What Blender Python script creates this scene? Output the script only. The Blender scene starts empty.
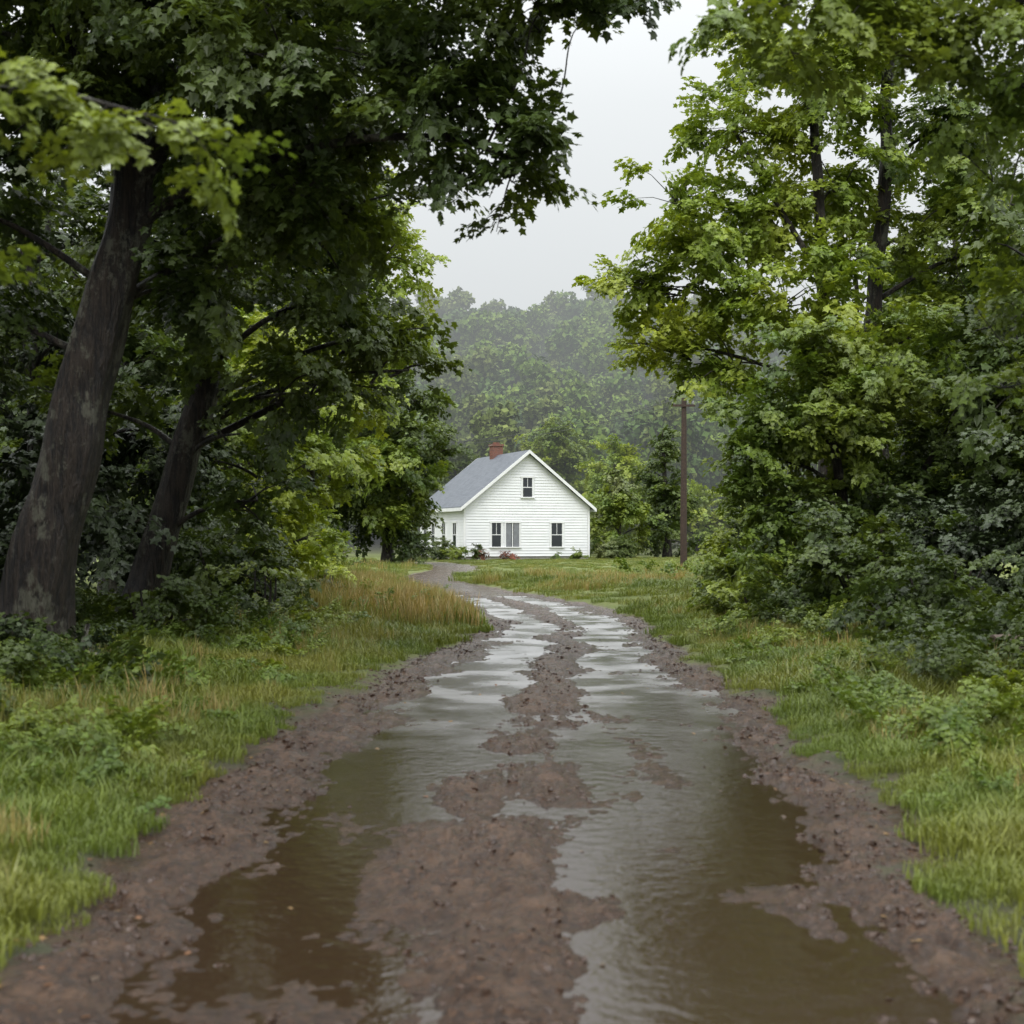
import bpy, math, random
import numpy as np
import bmesh
from mathutils import Vector, noise, Matrix
random.seed(5)
R = np.random.default_rng(7)
scene = bpy.context.scene
COL = scene.collection

# ------------------------------------------------------------------ helpers
def vnoise(x, y, seed=0):
    x = np.asarray(x, float); y = np.asarray(y, float)
    xi = np.floor(x).astype(np.int64); yi = np.floor(y).astype(np.int64)
    xf = x - xi; yf = y - yi
    u = xf*xf*(3-2*xf); v = yf*yf*(3-2*yf)
    def h(a, b):
        n = (a*374761393 + b*668265263 + seed*974126177) & 0xffffffff
        n = ((n ^ (n >> 13))*1274126177) & 0xffffffff
        return ((n ^ (n >> 16)) & 0xffff)/65535.0
    return ((h(xi, yi)*(1-u)+h(xi+1, yi)*u)*(1-v) + (h(xi, yi+1)*(1-u)+h(xi+1, yi+1)*u)*v)*2-1
def fbm(x, y, seed=0, o=4):
    s = 0; a = 1; t = 0
    for i in range(o):
        s = s + a*vnoise(x*2**i+i*3.7, y*2**i+i*1.9, seed+i*17); t += a; a *= .5
    return s/t
def sstep(a, b, x):
    t = np.clip((x-a)/(b-a), 0, 1); return t*t*(3-2*t)

RY = [-40, 0, 5, 6.3, 8.6, 10.7, 14, 18.5, 22, 26, 31, 36, 43, 49.5, 57, 66, 76, 90, 110]
RC = [-1, 0, 0, .04, .1, .2, .27, .5, .85, 1.1, .62, -.35, -1.8, -2.9, -3.35, -2.7, -3.0, -6.2, -11]
RW = [1.7, 1.65, 1.66, 1.78, 1.90, 1.95, 1.95, 1.65, 1.42, 1.38, 1.5, 1.6, 1.4, 1.15, 1.0, 1.1, 1.2, 1.3, 1.3]
_yy = np.arange(-40, 110, .5)
_k = np.ones(9)/9
def _sm(v):
    p = np.pad(np.interp(_yy, RY, v), 4, mode='edge'); return np.convolve(p, _k, 'valid')
_rc, _rw = _sm(RC), _sm(RW)
def rc(y): return np.interp(y, _yy, _rc)
def rw(y): return np.interp(y, _yy, _rw)
WATER = -0.020
def hill(x, y):
    ridge = 25 + 4*np.sin(x/60.0+1.6) + 4*fbm(x/60, y/60, 3)
    ridge = ridge - 10*sstep(20, 130, x)
    return ridge*sstep(125, 265, y+0.1*x)
def terrain(x, y):
    c, w = rc(y), rw(y)
    t = (x-c)/w
    at = np.abs(t)
    wob = .11*vnoise(x*1.3, y*1.1, 5)+.07*vnoise(x*4, y*4, 6)+.03*vnoise(x*13, y*13, 7)
    at2 = at+wob*(1-.5*sstep(20, 40, y))
    near = 1-sstep(38, 62, y)
    inroad = 1-sstep(.95, 1.15, at2)
    lo = fbm(x*2.1, y*.95, 11, 5); lo2 = fbm(x*1.6+4, y*.9, 12, 3)
    tw = t+.15*vnoise(x*1.1, y*.7, 13)+.09*vnoise(x*3, y*2.4, 14)
    ms = -.16*(1-sstep(7, 12, y))
    rr = -.040*np.exp(-((tw-.50-.45*ms)/(.37-.3*ms))**4)
    rl = -(.032+.012*sstep(7, 10, y))*np.exp(-((tw+.42-.8*ms)/.28)**4)
    ridge = (.013+.05*lo2)*np.exp(-((tw-.04-ms)/.18)**2)
    ca = np.abs(vnoise(x*7+.3*y, y*5, 21)); cb_ = np.abs(vnoise(x*15, y*12, 22))
    rough = .55+.8*sstep(-.1, .5, np.exp(-((tw-.02-ms)/.22)**2)+np.exp(-((at-.9)/.22)**2)-.2)
    mid = (.012*vnoise(x*4, y*2.6, 20)+.022*(ca-.35)+.016*(cb_-.35)+.012*vnoise(x*24, y*22, 23)+.006*vnoise(x*42, y*40, 24))*rough
    road = -.002 + rr + rl + ridge + .050*lo + mid
    sh = np.exp(-((at-.98)/.13)**2)
    road = road + sh*(.024+.022*vnoise(x*5, y*4, 30)+.018*vnoise(x*13, y*12, 31))
    fade = sstep(34, 46, y)
    road = road*(1-fade)+fade*(.012+.01*lo)
    bank = .06*sstep(1.0, 1.25, at2)+.22*sstep(1.2, 3.2, at)*near
    verge = bank + near*(.03*vnoise(x*2, y*2, 40)+.012*vnoise(x*6, y*6, 41))
    z = road*inroad+verge*(1-inroad)
    z = z*(1-sstep(90, 110, y)) + .05*sstep(90, 110, y)
    z = z + hill(x, y)
    dirt = 1-sstep(1.0, 1.18, at2+.05*vnoise(x*12, y*12, 8))
    dirt = dirt*(1-sstep(86, 92, y))
    wet = 1-sstep(.002, .055, z-WATER)
    return z, dirt, wet
def gh(x, y):
    return float(terrain(np.array([x], float), np.array([y], float))[0][0])

def link(o, parent=None):
    COL.objects.link(o)
    if parent: o.parent = parent
    return o
def empty(name, loc=(0, 0, 0), rz=0):
    e = bpy.data.objects.new(name, None); e.location = loc; e.rotation_euler = (0, 0, rz)
    COL.objects.link(e); return e
def mesh_np(name, V, F, mat=None, smooth=False):
    me = bpy.data.meshes.new(name)
    me.from_pydata([tuple(v) for v in V], [], [tuple(f) for f in F])
    if mat:
        me.materials.append(mat)
    if smooth:
        me.polygons.foreach_set('use_smooth', [True]*len(me.polygons))
    me.update(); return me

# ------------------------------------------------------------------ materials
def newmat(name):
    m = bpy.data.materials.new(name); m.use_nodes = True
    nt = m.node_tree; b = nt.nodes['Principled BSDF']; return m, nt, b
def mixc(nt, fac, a, b, mode='MIX'):
    n = nt.nodes.new('ShaderNodeMix'); n.data_type = 'RGBA'; n.blend_type = mode
    for s, v in ((n.inputs[0], fac), (n.inputs[6], a), (n.inputs[7], b)):
        if isinstance(v, bpy.types.NodeSocket): nt.links.new(v, s)
        elif isinstance(v, (int, float)): s.default_value = v
        else: s.default_value = (*v, 1)
    return n.outputs[2]
def maprange(nt, val, a, b, c=0, d=1):
    n = nt.nodes.new('ShaderNodeMapRange'); nt.links.new(val, n.inputs[0])
    for i, v in enumerate((a, b, c, d)): n.inputs[i+1].default_value = v
    return n.outputs[0]
def noisen(nt, scale, detail=4, vec=None, rough=.55, stretch=None):
    n = nt.nodes.new('ShaderNodeTexNoise'); n.inputs['Scale'].default_value = scale
    n.inputs['Detail'].default_value = detail; n.inputs['Roughness'].default_value = rough
    if vec is None:
        g = nt.nodes.new('ShaderNodeNewGeometry'); vec = g.outputs['Position']
    if stretch:
        m = nt.nodes.new('ShaderNodeMapping'); m.inputs['Scale'].default_value = stretch
        nt.links.new(vec, m.inputs[0]); vec = m.outputs[0]
    nt.links.new(vec, n.inputs['Vector']); return n.outputs[0]
def bump(nt, h, b, strength, dist):
    n = nt.nodes.new('ShaderNodeBump'); n.inputs['Strength'].default_value = strength
    n.inputs['Distance'].default_value = dist
    nt.links.new(h, n.inputs['Height']); nt.links.new(n.outputs[0], b.inputs['Normal'])

def leaf_mat(name, c1, c2, c3, rough=.42, trans=.25, spec=.45, k=1.0):
    m, nt, b = newmat(name)
    c1, c2, c3 = [(v[0]*k*1.04, v[1]*k, v[2]*k+.003) for v in (c1, c2, c3)]
    oi = nt.nodes.new('ShaderNodeObjectInfo')
    base = mixc(nt, oi.outputs['Random'], c1, c2)
    nz = noisen(nt, .6, 1)
    f = maprange(nt, nz, .42, .66)
    col = mixc(nt, f, base, c3)
    isl = nt.nodes.new('ShaderNodeNewGeometry')
    v = maprange(nt, isl.outputs['Random Per Island'], 0, 1, .7, 1.3)
    vm = nt.nodes.new('ShaderNodeVectorMath'); vm.operation = 'SCALE'
    nt.links.new(col, vm.inputs[0]); nt.links.new(v, vm.inputs['Scale'])
    nt.links.new(vm.outputs[0], b.inputs['Base Color'])
    b.inputs['Roughness'].default_value = rough; b.inputs['Specular IOR Level'].default_value = spec
    if trans:
        tr = nt.nodes.new('ShaderNodeBsdfTranslucent')
        vm2 = nt.nodes.new('ShaderNodeVectorMath'); vm2.operation = 'MULTIPLY'
        vm2.inputs[1].default_value = (1.9, 1.8, .7)
        nt.links.new(vm.outputs[0], vm2.inputs[0]); nt.links.new(vm2.outputs[0], tr.inputs[0])
        mx = nt.nodes.new('ShaderNodeMixShader'); mx.inputs[0].default_value = trans
        nt.links.new(b.outputs[0], mx.inputs[1]); nt.links.new(tr.outputs[0], mx.inputs[2])
        nt.links.new(mx.outputs[0], nt.nodes['Material Output'].inputs[0])
    return m
PAL = {
 'dark': leaf_mat('leaf_dark', (.034, .058, .012), (.055, .087, .016), (.082, .118, .018), k=1.15),
 'mid': leaf_mat('leaf_mid', (.068, .115, .018), (.105, .155, .022), (.15, .195, .026), k=1.25),
 'light': leaf_mat('leaf_light', (.12, .18, .022), (.17, .235, .028), (.225, .275, .034), k=1.25),
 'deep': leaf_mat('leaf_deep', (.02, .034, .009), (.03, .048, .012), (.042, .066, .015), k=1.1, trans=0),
 'olive': leaf_mat('leaf_olive', (.075, .105, .028), (.10, .13, .034), (.125, .15, .04), k=1.2, trans=0),
 'grass': leaf_mat('grass_blade', (.09, .135, .018), (.14, .19, .026), (.185, .20, .036), .42, .2),
 'dry': leaf_mat('dry_grass_blade', (.26, .22, .08), (.38, .29, .12), (.20, .21, .05), .55, .2),
 'flower': leaf_mat('red_flower', (.22, .05, .03), (.25, .10, .05), (.12, .08, .04), .6, 0),
}
def bark_mat():
    m, nt, b = newmat('wet_bark')
    tc = nt.nodes.new('ShaderNodeTexCoord')
    n1 = noisen(nt, 17, 6, tc.outputs['Object'], .65, (1, 1, .12))
    n3 = noisen(nt, 45, 4, tc.outputs['Object'], .6, (1, 1, .4))
    n2 = noisen(nt, 2.6, 7, tc.outputs['Object'], .8, (1, 1, .6))
    c = mixc(nt, maprange(nt, n1, .42, .58), (.004, .003, .003), (.034, .024, .017))
    c = mixc(nt, maprange(nt, n3, .5, .8, 0, .5), c, (.065, .047, .033))
    c = mixc(nt, maprange(nt, n2, .52, .58, 0, .8), c, (.12, .12, .088))
    nt.links.new(c, b.inputs['Base Color']); b.inputs['Roughness'].default_value = .55
    bump(nt, n1, b, 1, .14); return m
BARK = bark_mat()

def flat(name, col, rough=.6, nscale=6, var=.25, bumpd=0.0, metallic=0):
    m, nt, b = newmat(name)
    n = noisen(nt, nscale, 5)
    c = mixc(nt, maprange(nt, n, .3, .7), tuple(v*(1-var) for v in col), tuple(min(1, v*(1+var*.6)) for v in col))
    nt.links.new(c, b.inputs['Base Color']); b.inputs['Roughness'].default_value = rough
    b.inputs['Metallic'].default_value = metallic
    if bumpd: bump(nt, n, b, .6, bumpd)
    return m

# ground
def ground_mat():
    m, nt, b = newmat('ground_soil_grass')
    def at(n):
        a = nt.nodes.new('ShaderNodeAttribute'); a.attribute_name = n; return a.outputs['Fac']
    dirt, wet = at('dirt'), at('wet')
    nf = noisen(nt, 34, 7, rough=.75); nm = noisen(nt, 3.5, 5); nl = noisen(nt, .35, 4); n8 = noisen(nt, 9, 5, rough=.7)
    c = mixc(nt, maprange(nt, nf, .40, .60), (.022, .012, .007), (.125, .066, .034))
    c = mixc(nt, maprange(nt, nm, .47, .72, 0, .7), c, (.15, .086, .047))
    c = mixc(nt, maprange(nt, n8, .5, .62, 0, .75), c, (.035, .019, .011))
    vo = nt.nodes.new('ShaderNodeTexVoronoi'); vo.inputs['Scale'].default_value = 45
    g = nt.nodes.new('ShaderNodeNewGeometry'); nt.links.new(g.outputs['Position'], vo.inputs['Vector'])
    peb = maprange(nt, vo.outputs['Distance'], .12, .2, 1, 0)
    pe2 = nt.nodes.new('ShaderNodeMath'); pe2.operation = 'MULTIPLY'
    nt.links.new(peb, pe2.inputs[0]); nt.links.new(maprange(nt, nm, .5, .62), pe2.inputs[1])
    c = mixc(nt, pe2.outputs[0], c, (.19, .115, .07))
    c = mixc(nt, wet, c, mixc(nt, .4, c, (.03, .016, .009)))
    gr = mixc(nt, maprange(nt, nl, .35, .65), (.12, .16, .025), (.18, .20, .042))
    gr = mixc(nt, maprange(nt, nf, .4, .7), gr, (.08, .105, .02))
    litter_col = mixc(nt, maprange(nt, nm, .4, .6), (.018, .022, .008), (.04, .036, .014))  # dark soil with leaf litter, its own colour
    gr = mixc(nt, at('dark_ground'), gr, litter_col)
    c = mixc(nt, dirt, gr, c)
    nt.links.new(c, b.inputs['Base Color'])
    b.inputs['Specular IOR Level'].default_value = .7
    r1 = maprange(nt, nm, .35, .65, .18, .40)
    mm = nt.nodes.new('ShaderNodeMix'); nt.links.new(wet, mm.inputs[0]); nt.links.new(r1, mm.inputs[2]); mm.inputs[3].default_value = .13
    m2 = nt.nodes.new('ShaderNodeMix'); nt.links.new(dirt, m2.inputs[0]); m2.inputs[2].default_value = .9; nt.links.new(mm.outputs[0], m2.inputs[3])
    nt.links.new(m2.outputs[0], b.inputs['Roughness'])
    bump(nt, nf, b, .9, .035)
    return m

def grid_axis():
    fine = np.arange(-2.7, 2.9, .022)
    def out(s, lim):
        v = []; x = s; st = .03
        while x < lim:
            x += st; st *= 1.07; st = min(st, 14); v.append(x)
        return np.array(v)
    r = out(fine[-1], 700); l = -out(-fine[0], 700)[::-1]
    return np.concatenate([l, fine, r])
xs = grid_axis()
ys = [3.0]
while ys[-1] < 900:
    y = ys[-1]; ys.append(y+max(.022, y*.0052 if y < 60 else y*.02))
back = [-60, -40, -25, -15, -10, -6, -3, -1, 0, .8, 1.4, 1.9, 2.3, 2.6, 2.8]
ys = np.array(back+ys)
X, Y = np.meshgrid(xs, ys)
Z, D, Wt = terrain(X.ravel(), Y.ravel())
nx, ny = len(xs), len(ys)
me = bpy.data.meshes.new('ground')
me.vertices.add(nx*ny)
me.vertices.foreach_set('co', np.stack([X.ravel(), Y.ravel(), Z], 1).ravel())
ii = (np.arange(ny-1)[:, None]*nx+np.arange(nx-1)[None, :]).ravel()
quads = np.stack([ii, ii+1, ii+1+nx, ii+nx], 1)
me.loops.add(len(quads)*4); me.loops.foreach_set('vertex_index', quads.ravel().astype(np.int32))
me.polygons.add(len(quads)); me.polygons.foreach_set('loop_start', np.arange(len(quads), dtype=np.int32)*4)
me.polygons.foreach_set('use_smooth', np.ones(len(quads), bool))
me.update(calc_edges=True); me.validate()
def fattr(me, n, v):
    a = me.attributes.new(n, 'FLOAT', 'POINT'); a.data.foreach_set('value', np.asarray(v, np.float32))
fattr(me, 'dirt', D); fattr(me, 'wet', Wt)
xx, yy_ = X.ravel(), Y.ravel()
dark_mask = sstep(2.0, 4.2, np.abs(xx-rc(yy_)-.2)+.5*vnoise(xx, yy_, 50))*(1-sstep(26, 34, yy_+1.5*vnoise(xx*.5, yy_*.5, 51)))
dark_mask = np.maximum(dark_mask, sstep(120, 140, yy_))
dark_mask = np.maximum(dark_mask, .8*(1-sstep(12, 20, yy_)))
fattr(me, 'dark_ground', dark_mask)  # colour mask: leaf-litter soil under trees, darker ground base near camera
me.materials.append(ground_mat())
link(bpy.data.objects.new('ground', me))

def water_mat():
    m, nt, b = newmat('muddy_water')
    nt.nodes.remove(b)
    fr = nt.nodes.new('ShaderNodeFresnel'); fr.inputs[0].default_value = 1.8
    gl = nt.nodes.new('ShaderNodeBsdfGlossy')
    g = nt.nodes.new('ShaderNodeNewGeometry'); sp = nt.nodes.new('ShaderNodeSeparateXYZ'); nt.links.new(g.outputs['Position'], sp.inputs[0])
    ry = maprange(nt, sp.outputs[1], 8, 16, .07, .30)
    rn = maprange(nt, noisen(nt, 1.1, 3), .4, .62, .6, 1.5)
    mu = nt.nodes.new('ShaderNodeMath'); mu.operation = 'MULTIPLY'; nt.links.new(ry, mu.inputs[0]); nt.links.new(rn, mu.inputs[1])
    nt.links.new(mu.outputs[0], gl.inputs['Roughness'])
    df = nt.nodes.new('ShaderNodeBsdfDiffuse'); df.inputs[0].default_value = (.075, .046, .026, 1)
    tr = nt.nodes.new('ShaderNodeBsdfTransparent'); tr.inputs[0].default_value = (.8, .7, .58, 1)
    a = nt.nodes.new('ShaderNodeMixShader'); a.inputs[0].default_value = .45
    nt.links.new(df.outputs[0], a.inputs[2]); nt.links.new(tr.outputs[0], a.inputs[1])
    mx = nt.nodes.new('ShaderNodeMixShader')
    nt.links.new(fr.outputs[0], mx.inputs[0]); nt.links.new(a.outputs[0], mx.inputs[1]); nt.links.new(gl.outputs[0], mx.inputs[2])
    nt.links.new(mx.outputs[0], nt.nodes['Material Output'].inputs[0])
    bp = nt.nodes.new('ShaderNodeBump'); bp.inputs['Strength'].default_value = .3; bp.inputs['Distance'].default_value = .018
    nt.links.new(noisen(nt, 9, 4), bp.inputs['Height'])
    for n in (gl, fr): nt.links.new(bp.outputs[0], n.inputs['Normal'])
    return m
V = []; F = []
wy = np.arange(-4, 40, .5)
for i, y in enumerate(wy):
    c, w = float(rc(y)), float(rw(y))*1.02
    V += [(c-w, y, WATER), (c+w, y, WATER)]
    if i: F.append((2*i-2, 2*i-1, 2*i+1, 2*i))
link(bpy.data.objects.new('puddle_water', mesh_np('puddle_water', V, F, water_mat())))

# ------------------------------------------------------------------ instancing
def scatter(name, P, ROT, SCL, IDX, coll, parent=None):
    me = bpy.data.meshes.new(name); n = len(P)
    me.vertices.add(n); me.vertices.foreach_set('co', np.asarray(P, np.float32).ravel())
    a = me.attributes.new('rot', 'FLOAT_VECTOR', 'POINT'); a.data.foreach_set('vector', np.asarray(ROT, np.float32).ravel())
    a = me.attributes.new('scl', 'FLOAT', 'POINT'); a.data.foreach_set('value', np.asarray(SCL, np.float32))
    a = me.attributes.new('idx', 'INT', 'POINT'); a.data.foreach_set('value', np.asarray(IDX, np.int32))
    o = bpy.data.objects.new(name, me); link(o, parent)
    key = 'scatter_'+coll.name
    ng = bpy.data.node_groups.get(key)
    if not ng:
        ng = bpy.data.node_groups.new(key, 'GeometryNodeTree')
        ng.interface.new_socket('Geometry', in_out='INPUT', socket_type='NodeSocketGeometry')
        ng.interface.new_socket('Geometry', in_out='OUTPUT', socket_type='NodeSocketGeometry')
        gi = ng.nodes.new('NodeGroupInput'); go = ng.nodes.new('NodeGroupOutput')
        ci = ng.nodes.new('GeometryNodeCollectionInfo'); ci.inputs['Collection'].default_value = coll
        ci.inputs['Separate Children'].default_value = True; ci.inputs['Reset Children'].default_value = True
        iop = ng.nodes.new('GeometryNodeInstanceOnPoints'); iop.inputs['Pick Instance'].default_value = True
        def na(nm, t):
            q = ng.nodes.new('GeometryNodeInputNamedAttribute'); q.data_type = t; q.inputs['Name'].default_value = nm
            return q.outputs['Attribute']
        e = ng.nodes.new('FunctionNodeEulerToRotation')
        L = ng.links
        L.new(gi.outputs[0], iop.inputs['Points']); L.new(ci.outputs[0], iop.inputs['Instance'])
        L.new(na('rot', 'FLOAT_VECTOR'), e.inputs[0]); L.new(e.outputs[0], iop.inputs['Rotation'])
        L.new(na('scl', 'FLOAT'), iop.inputs['Scale']); L.new(na('idx', 'INT'), iop.inputs['Instance Index'])
        L.new(iop.outputs[0], go.inputs[0])
    md = o.modifiers.new('scatter', 'NODES'); md.node_group = ng
    return o

HALF = [(0, 0), (.04, .36), (.30, .30), (.50, .56), (.60, .22), (1, 0)]
def add_leaf(V, F, base, d, n, L):
    d = Vector(d).normalized(); n = Vector(n); s = d.cross(n).normalized(); n = s.cross(d).normalized()
    k = len(V); fold = random.uniform(.1, .35); curl = random.uniform(.1, .45)
    pts = [(u, v) for u, v in HALF]+[(u, -v) for u, v in HALF[1:-1][::-1]]
    for u, v in pts:
        p = Vector(base)+d*(u*L)+s*(v*L)-n*((abs(v)*fold+curl*u*u*.6)*L)
        V.append(tuple(p))
    F.append(tuple(k+i for i in range(6)))
    F.append((k, k+5, k+6, k+7, k+8, k+9))
def leaf_cluster(name, mat, nleaf=80, L=.12, length=.8, seed=0, nb=10):
    random.seed(seed)
    V = []; F = []
    for b in range(nb):
        t0 = .05+.8*b/nb; ang = random.uniform(.35, 1.1)*(1 if b % 2 else -1)
        if b == nb-1: ang = 0
        bx = t0*length; ln = length*random.uniform(.28, .55)*(1.1-.4*t0)
        dz = random.uniform(-.45, .35)
        for j in range(nleaf//nb):
            s = (j+1)/(nleaf//nb)
            px = bx+math.cos(ang)*ln*s; py = math.sin(ang)*ln*s; pz = dz*ln*s-.12*s*s*ln+random.uniform(-.07, .07)
            a = ang+random.choice((-1, 1))*random.uniform(.3, 1.3)
            d = (math.cos(a), math.sin(a), random.uniform(-.8, .05))
            n = (random.gauss(0, .35), random.gauss(0, .35), 1)
            add_leaf(V, F, (px, py, pz), d, n, L*random.uniform(.65, 1.2))
        k = len(V); r = .004
        e = (bx+math.cos(ang)*ln, math.sin(ang)*ln, (dz-.12)*ln)
        V += [(bx, -r, 0), (bx, r, 0), e]; F.append((k, k+1, k+2))
    V += [(0, -.006, 0), (0, .006, 0), (length*.8, .003, 0), (length*.8, -.003, 0)]
    k = len(V); F.append((k-4, k-3, k-2, k-1))
    return bpy.data.objects.new(name, mesh_np(name, V, F, mat))
LC = {}
for p in ('dark', 'mid', 'light', 'deep', 'olive', 'flower'):
    c = bpy.data.collections.new('leaf_sprays_'+p)
    for i in range(4):
        c.objects.link(leaf_cluster('leaf_spray_%s_%d' % (p, i), PAL[p], 70 if i < 3 else 90, .12 if i != 2 else .10, .8, 10+i))
    LC[p] = c

def tubes_mesh(paths):
    V = []; F = []
    for path, rad, sd in paths:
        P = [Vector(p) for p in path]; k0 = len(V); n = len(P)
        for i, p in enumerate(P):
            t = (P[min(i+1, n-1)]-P[max(i-1, 0)]).normalized()
            a = t.cross(Vector((0.3, 1, 0.1))).normalized(); b = t.cross(a)
            for j in range(sd):
                th = 2*math.pi*j/sd
                r = rad[i]
                if sd > 12: r *= 1+.18*noise.noise(Vector((math.cos(th)*1.6, math.sin(th)*1.6, p.z*.5+p.x)))+.12*noise.noise(Vector((math.cos(th)*5, math.sin(th)*5, p.z*.9)))
                V.append(tuple(p+a*(math.cos(th)*r)+b*(math.sin(th)*r)))
        for i in range(n-1):
            for j in range(sd):
                q = k0+i*sd+j; q2 = k0+i*sd+(j+1) % sd
                F.append((q, q2, q2+sd, q+sd))
    return V, F
def spline(pts, n):
    P = [Vector(p) for p in pts]; P = [P[0]*2-P[1]]+P+[P[-1]*2-P[-2]]
    out = []
    for i in range(1, len(P)-2):
        for k in range(n):
            t = k/n; a, b, c, d = P[i-1:i+3]
            out.append(.5*((2*b)+(c-a)*t+(2*a-5*b+4*c-d)*t*t+(3*b-a-3*c+d)*t**3))
    out.append(P[-2]); return out

NINST = 0
def tree(name, trunks, blobs, pal, cs=1.0, dens=13, seed=1, limb_r=.06, sub=7, gap=-.12, shell=.5, tsides=16):
    global NINST
    random.seed(seed); rg = np.random.default_rng(seed)
    root = empty(name, trunks[0][0][0])
    off = root.location.copy()
    paths = []; tp = []
    for pts, r0, r1 in trunks:
        sp = spline(pts, 8)
        sp = [p+Vector((noise.noise(p*.9), noise.noise(p*.9+Vector((9, 9, 9))), 0))*(r0*.35) if i > 2 else p for i, p in enumerate(sp)]
        n = len(sp); rad = [r0+(r1-r0)*i/(n-1) for i in range(n)]
        for i in range(min(7, n)): rad[i] += r0*.5*math.exp(-i*.75)
        sp[0] = sp[0]-Vector((0, 0, .25))
        paths.append((sp, rad, tsides)); tp += list(zip(sp[3:], rad[3:]))
    groups = {}
    for bl in blobs:
        x, y, z, rx, ry, rz = bl[:6]; pl = bl[6] if len(bl) > 6 else pal
        c = Vector((x, y, z))
        best = min(tp, key=lambda q: (q[0]-c).length+max(0, q[0].z-(z-.35*(c.xy-q[0].xy).length))*2.5)
        s = best[0]; dl = (c-s).length
        m1 = s.lerp(c, .35)+Vector((random.gauss(0, .07), random.gauss(0, .07), .10))*dl
        m2 = s.lerp(c, .7)+Vector((random.gauss(0, .05), random.gauss(0, .05), .08))*dl
        sp = spline([s, m1, m2, c], 5); r0 = min(best[1]*.6, limb_r*(.7+.16*dl)); nn = len(sp)
        paths.append((sp, [r0+(r0*.3-r0)*i/(nn-1) for i in range(nn)], 7))
        vol = 4.19*rx*ry*rz; n = max(4, int(vol*dens/cs**2.3/2.3))
        d = rg.normal(size=(n, 3)); d /= np.linalg.norm(d, axis=1)[:, None]
        rr = rg.random(n)**shell
        lump = np.array([1+.4*noise.noise(Vector(q)*1.9+c) for q in d])
        pts = d*rr[:, None]*lump[:, None]*np.array([rx, ry, rz])+np.array([x, y, z])
        keep = np.array([noise.noise(Vector(q)*(1.15/cs**.7)) > gap for q in pts]) & (pts[:, 2] > .12)
        pts = pts[keep]; d = d[keep]
        if len(pts) == 0: continue
        for q in pts[:sub]:
            q = Vector(q); st = c.lerp(s, .25*random.random()); mid = st.lerp(q, .5)+Vector((0, 0, .08*(q-st).length))
            paths.append(([st, mid, q], [r0*.35+.004, r0*.22+.003, .003], 4))
        yaw = np.arctan2(d[:, 1], d[:, 0])+rg.normal(0, .7, len(d))
        pit = np.clip(.25-d[:, 2]*.5+rg.normal(0, .3, len(d)), -.7, 1.3)
        rol = rg.normal(0, .35, len(d))
        dirv = np.stack([np.cos(yaw)*np.cos(pit), np.sin(yaw)*np.cos(pit), -np.sin(pit)], 1)
        scl = cs*rg.uniform(.7, 1.25, len(d))
        pts = pts-dirv*(.42*scl)[:, None]
        g = groups.setdefault(pl, [[], [], []])
        g[0].append(pts); g[1].append(np.stack([rol, pit, yaw], 1)); g[2].append(scl)
    Vv, Ff = tubes_mesh(paths)
    Vv = [(a-off.x, b-off.y, c-off.z) for a, b, c in Vv]
    link(bpy.data.objects.new('trunk', mesh_np('trunk', Vv, Ff, BARK, True)), root)
    for pl, g in groups.items():
        P = np.concatenate(g[0])-np.array(off); Q = np.concatenate(g[1]); S = np.concatenate(g[2])
        scatter('foliage', P, Q, S, rg.integers(0, 4, len(P)), LC[pl], root)
        NINST += len(P)
    return root

def gen_tree(name, x, y, h, cr, pal, seed, cs=1.5, low=.2, dens=11, nb=13, r=.22, gap=-.1, pal2=None, conic=0.0):
    rnd = random.Random(seed)
    z0 = gh(x, y)
    lean = rnd.uniform(-.5, .5)
    tr = [([(x, y, z0), (x+lean*.3, y, z0+h*.3), (x+lean*.8, y+.1, z0+h*.6), (x+lean, y, z0+h*.9)], r, r*.25)]
    bl = []
    for i in range(nb):
        t = (i+.5)/nb; zz = low+(1-low)*t
        prof = math.sin(math.pi*min(1, (.18+.82*t)*.98))**.6
        if conic: prof = prof*(1-conic)+conic*(1.05-t)
        a = i*2.4+rnd.uniform(-.5, .5); q = cr*prof*rnd.uniform(.35, .75)*(0.3 if i == nb-1 else 1)
        b = cr*rnd.uniform(.34, .52)*(.6+.4*prof)
        bl.append((x+lean*zz+math.cos(a)*q, y+math.sin(a)*q, z0+h*zz*.93+.1, b, b, b*.8, (pal2 if pal2 and rnd.random() < .35 else pal)))
    bl.append((x+lean*.6, y, z0+h*(low+.5)*.75, cr*.5, cr*.5, h*(1-low)*.36, pal))
    return tree(name, tr, bl, pal, cs, dens, seed, .06, 5, gap, tsides=13)

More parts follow.
